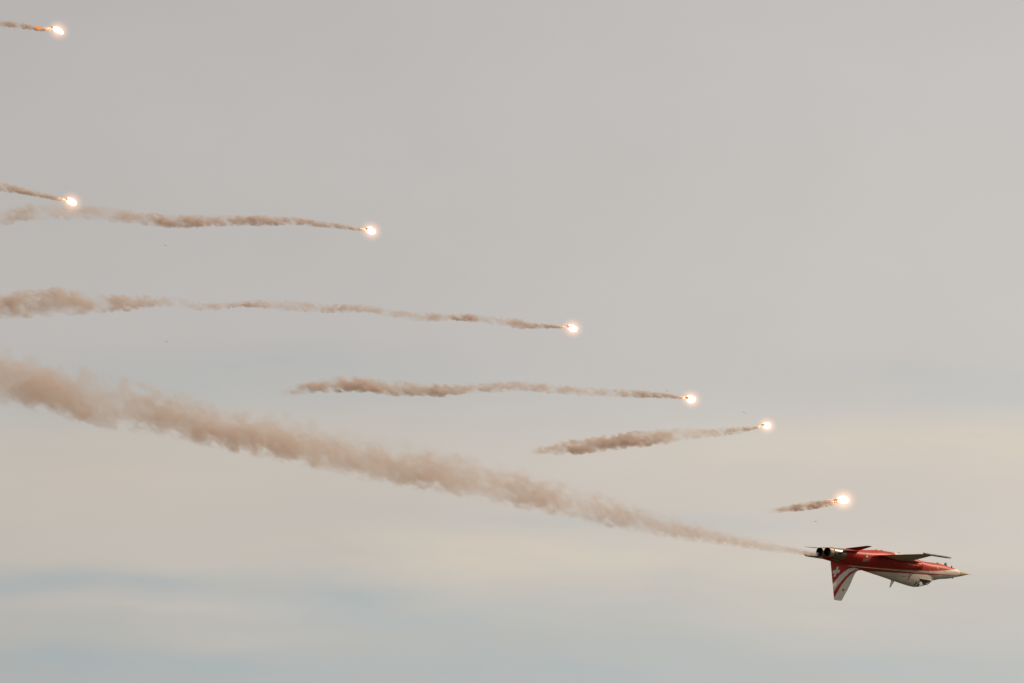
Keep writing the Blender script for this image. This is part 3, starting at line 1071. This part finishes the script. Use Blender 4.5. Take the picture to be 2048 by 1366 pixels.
T = [
    ('thin brown smoke trail in the top corner behind the topmost flare',
     [(101, 59, 3.5, 1.1), (90, 58, 4, 1.2), (74, 57, 5, 1.2), (58, 54, 5.5, 1.2), (35, 50, 6, 1.1), (0, 46, 7, 1.1), (-70, 38, 9, 1.)]),
    ('short straight brown smoke trail sloping down to the flare above the fading trail',
     [(131, 401, 3.5, 1.2), (110, 396, 4.5, 1.3), (90, 391, 5.5, 1.2), (50, 382, 7, 1.1), (0, 373, 9, 1.1), (-80, 358, 11, 1.)]),
    ('wavy brown smoke trail passing just under another flare and fading to orange haze',
     [(730, 459, 2.8, 1.3), (715, 458, 3.5, 1.1), (690, 454, 4.5, .95), (660, 450, 6, .85), (620, 445, 7, .85), (580, 442, 8, .9), (520, 441, 10, 1.2), (500, 441, 10, 1.2), (450, 441, 10, 1.),
      (380, 443, 12, 1.1), (330, 442, 12, 1.1), (280, 437, 12, .8), (220, 427, 15, .5), (180, 424, 14, .5), (130, 425, 14, .45), (100, 422, 15, .4), (60, 424, 17, .6), (30, 430, 16, .45), (10, 434, 15, .45), (-30, 437, 16, .4), (-80, 440, 16, .35), (-110, 441, 15, .3)]),
    ('long broken smoke trail with dark knots and a fluffy thick end',
     [(1131, 654, 2.8, 1.30), (1100, 653, 4.0, 1.20), (1060, 651, 6.0, 1.00), (1040, 648, 9.0, 0.95), (1010, 643, 8.4, 0.59), (970, 638, 7.6, 0.47), (935, 635, 7.6, 1.06), (915, 635, 6.7, 1.32), (900, 634, 5.0, 0.53),
      (880, 635, 8.4, 0.79), (830, 632, 8.4, 0.53), (780, 626, 8.4, 0.42), (740, 617, 7.6, 0.57), (690, 617, 8.4, 0.79), (640, 617, 8.4, 0.66), (600, 612, 10.9, 0.47), (545, 609, 10.1, 0.30), (512, 607, 7.6, 0.70), (495, 607, 6.7, 1.23),
      (478, 608, 5.9, 0.59), (440, 612, 8.4, 0.62), (405, 614, 7.6, 0.42), (350, 604, 10.1, 0.27), (310, 602, 11.0, 0.60), (260, 606, 15.0, 0.80), (180, 606, 20.0, 0.85), (120, 602, 27.0, 0.80), (85, 606, 26.0, 1.20), (40, 608, 25.0, 1.10),
      (0, 613, 22.0, 0.90), (-60, 615, 22.0, 0.80)]),
    ('smoke trail with a lumpy dark grey tail above the thick exhaust trail',
     [(1369, 796, 2.5, 1.3), (1355, 794, 3.6, 1.1), (1330, 791, 5.4, 1.2), (1290, 788, 7.2, 1), (1240, 786, 8.1, 0.55), (1180, 784, 8.1, 0.5), (1120, 779, 9.0, 0.65), (1060, 773, 9.0, 0.6), (1020, 772, 10.8, 0.6), (960, 776, 9.0, 0.75),
      (900, 781, 10.8, 1), (870, 781, 12.6, 1.2), (845, 779, 13.5, 0.8), (800, 777, 15.3, 0.9), (770, 774, 15.3, 0.9), (735, 769, 15.3, 1.4), (700, 766, 16.2, 1.1), (665, 769, 14.4, 1.3), (625, 774, 12.6, 0.9), (592, 780, 10.8, 0.5), (560, 786, 8.1, 0.1), (545, 788, 7.2, 0)]),
    ('smoke trail slanting up to the right with a thick grey tail and pale orange middle',
     [(1521, 853, 2.5, 1.1), (1505, 856, 3.6, 0.9), (1480, 860, 6.3, 0.75), (1440, 865, 8.1, 0.55), (1400, 867, 9.9, 0.4), (1360, 868, 13.5, 0.5), (1330, 873, 14.4, 0.65), (1300, 876, 14.4, 0.95), (1265, 879, 15.3, 1.35), (1240, 883, 15.3, 1.4),
      (1200, 888, 15.3, 1.2), (1160, 893, 14.4, 1.1), (1130, 896, 13.5, 1.2), (1114, 897, 11.7, 0.9), (1100, 899, 8.1, 0.6), (1083, 900, 8.1, 0.6), (1065, 903, 6.3, 0.1), (1055, 904, 5.4, 0)]),
    ('very short dark smoke puff trail just above the jet tail',
     [(1675, 1003, 4, 1.3), (1666, 1005, 5.5, 1.3), (1655, 1006, 6.5, 1.2), (1640, 1008, 7.5, 1.4), (1615, 1012, 8, 1.4), (1592, 1015, 7.5, 1.3), (1580, 1016, 6, .8), (1562, 1019, 6, .8), (1550, 1021, 6, .25), (1536, 1022, 5.5, .1), (1528, 1023, 5, 0)]),
]
for i, (lab, pth) in enumerate(T):
    smoke_trail(pth, lab, 11.0 + 5.3 * i, GRP, 0.92, .35, (2.9, 2.9, 2.9, 3.6, 3.4, 3.1, 2.9)[i], 1.15)


# ================================================================== flares
def flame_mat():
    m, N = new_mat('burning_magnesium')
    out = N.node('ShaderNodeOutputMaterial')
    em = N.node('ShaderNodeEmission')
    em.inputs[0].default_value = (1.0, 0.80, 0.58, 1)
    em.inputs[1].default_value = 3.2
    m.node_tree.links.new(em.outputs[0], out.inputs['Surface'])
    return m


def ember_mat(name, color, strength):
    m, N = new_mat(name)
    out = N.node('ShaderNodeOutputMaterial')
    em = N.node('ShaderNodeEmission')
    em.inputs[0].default_value = color + (1,)
    em.inputs[1].default_value = strength
    m.node_tree.links.new(em.outputs[0], out.inputs['Surface'])
    return m


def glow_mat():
    """lens bloom round a flare put in as an emissive volume, fading outward"""
    m, N = new_mat('flare_bloom')
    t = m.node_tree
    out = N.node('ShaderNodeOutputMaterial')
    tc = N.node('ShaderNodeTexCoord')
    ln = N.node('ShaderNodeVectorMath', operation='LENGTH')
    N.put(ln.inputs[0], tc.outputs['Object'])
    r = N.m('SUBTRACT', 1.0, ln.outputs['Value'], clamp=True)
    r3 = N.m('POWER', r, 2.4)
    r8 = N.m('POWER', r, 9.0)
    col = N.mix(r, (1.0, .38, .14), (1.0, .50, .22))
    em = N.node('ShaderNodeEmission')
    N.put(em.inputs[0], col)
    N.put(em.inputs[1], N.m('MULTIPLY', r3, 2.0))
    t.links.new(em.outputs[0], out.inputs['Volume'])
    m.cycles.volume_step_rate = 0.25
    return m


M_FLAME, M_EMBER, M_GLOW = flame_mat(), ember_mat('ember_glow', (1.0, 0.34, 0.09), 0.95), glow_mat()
M_TAIL = ember_mat('orange_flame', (1.0, 0.36, 0.14), 0.72)


def sphere(nu=20, nv=12):
    rr = []
    for i in range(nv + 1):
        a = math.pi * i / nv
        s = max(math.sin(a), 1e-4)
        rr.append([(math.cos(a), s * math.cos(2 * math.pi * k / nu), s * math.sin(2 * math.pi * k / nu)) for k in range(nu)])
    return loft(rr)


def flare(px, py, length, height, ang, label, glow_px=26, seed=0, tail=5):
    """length, height: photo pixels of the white core; ang: image slope of its axis (degrees, counter-clockwise from the right)"""
    P, k = on_path(px, py)
    root = empty('flare')
    up = Vector((0, -math.sin(PITCH), math.cos(PITCH)))
    axis = (HEAD * math.cos(R(ang)) + Vector((0, 0, 1)) * math.sin(R(ang)) * HEAD.x).normalized()
    Y = Vector((0, 0, 1)).cross(axis).normalized()
    Z = axis.cross(Y)
    Mx = Matrix((axis, Y, Z)).transposed()
    root.matrix_world = Matrix.Translation(P) @ Mx.to_4x4()
    tag(root, label, 'flare', 'burning decoy flares')
    V, F = sphere(24, 18)
    a, h = length * k / 2 / .62, height * k / 2
    out = []
    for x, y, z in V:
        # teardrop: round head in front, drawn out to the rear
        f = 1.0 if x > 0 else (1.0 - 0.55 * (-x) ** 1.5)
        j = 1 + .22 * mnoise.noise(Vector((x * 1.6 + seed * 3.7, y * 1.6, z * 1.6 + seed)))
        out.append((x * a * 1.0 * j, y * h * f * j, z * h * f * j))
    mesh_obj('flame_core', out, F, M_FLAME, root)
    # orange flame drawn out behind the core
    tl = tail * k / .62
    rings = []
    for i in range(9):
        f = i / 8
        w = h * .36 * (1 - f) ** .8 + .012
        rings.append([(-a * .75 - tl * f, w * math.cos(b) * (1 + .25 * mnoise.noise(Vector((f * 4, b, seed)))), w * math.sin(b) * (1 + .25 * mnoise.noise(Vector((f * 4, b + 9, seed))))) for b in [2 * math.pi * q / 12 for q in range(12)]])
    mesh_obj('flame_tail', *loft(rings), M_TAIL, root)
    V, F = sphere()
    g = mesh_obj('flame_bloom', V, F, M_GLOW, root)  # added emissive ball imitating the lens bloom round the flame
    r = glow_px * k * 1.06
    ld = bpy.data.lights.new('flare_light', 'POINT')
    ld.energy, ld.color, ld.shadow_soft_size = 32.0, (1.0, .50, .22), .16
    lo = link(bpy.data.objects.new('flare_light', ld), root)
    lo.location = (-a * 1.25, 0, h * .3)
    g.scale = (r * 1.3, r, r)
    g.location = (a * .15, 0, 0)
    return root


flare(115, 60, 22, 11, -14, 'topmost flare in the upper corner with a small orange flame behind it', 25, 1)
flare(142, 403, 20, 13, -14, 'bright flare hanging just above the fading middle of another smoke trail', 25, 2)
flare(741, 461, 17, 14, -8, 'flare at the front of the wavy brown trail, in the upper middle sky', 25, 3)
flare(1144, 656, 18, 13, -8, 'flare at the front of the long broken smoke trail', 24, 4)
flare(1381, 798, 16, 15, -4, 'flare ahead of the trail with the lumpy grey tail', 24, 5)
flare(1533, 851, 16, 13, 6, 'small flare at the top of the upward slanting smoke trail', 22, 6)
flare(1685, 1000, 27, 15, 15, 'largest brightest flare just above the jet tail', 28, 7, 11)

# burning lump in the topmost trail
P, k = on_path(75, 56)
V, F = sphere(14, 10)
V = [(x * 6.5 * k * 1.5 * (1 + .18 * mnoise.noise(Vector((x, y, z)) * 2)), y * 3.8 * k, z * 3.4 * k * (1 + .2 * mnoise.noise(Vector((z, x, y)) * 2.3))) for x, y, z in V]
em = mesh_obj('ember', V, F, M_EMBER)
em.matrix_world = Matrix.Translation(P - PLANE_N * math.copysign(.06, PLANE_N.y)) @ Matrix(((HEAD.x, PLANE_N.x, 0), (HEAD.y, PLANE_N.y, 0), (0, 0, 1))).to_4x4()
tag(em, 'small orange burning lump in the smoke behind the topmost flare', 'ember')

# loose scraps drifting in the air
SCR = [(331, 491, 7, -18, M_GREY, 'tiny grey scrap drifting below the wavy brown trail'),
       (333, 683, 7, -20, M_GREY, 'tiny grey scrap drifting between the broken trail and the thick exhaust trail'),
       (1228, 782, 8, -20, M_MARK, 'tiny pale scrap in front of the trail with the lumpy tail'),
       (1334, 782, 6, -25, M_GREY, 'tiny grey scrap just above the smoke close behind a flare'),
       (1488, 825, 7, -28, M_GREY, 'tiny grey scrap above the upward slanting smoke trail'),
       (1631, 1043, 6, -15, M_GREY, 'tiny grey scrap between the short smoke puff and the jet tail')]
for px, py, ln, ang, mat, lab in SCR:
    P, k = on_path(px, py)
    l, h = ln * k / 2, .34 * k
    rr = []
    for i in range(7):
        f = -1 + 2 * i / 6
        w = h * (1 - f * f * .8)
        b = .18 * l * (f * f)
        rr.append([(f * l, w * c * 1.6, b + w * s) for c, s in ((1, 0), (0, 1), (-1, 0), (0, -1))])
    o = mesh_obj('drifting_scrap', *loft(rr), mat)
    o.matrix_world = Matrix.Translation(P) @ Matrix.Rotation(R(-ang), 4, 'Y')
    tag(o, lab, 'scrap', 'loose scraps in the air')
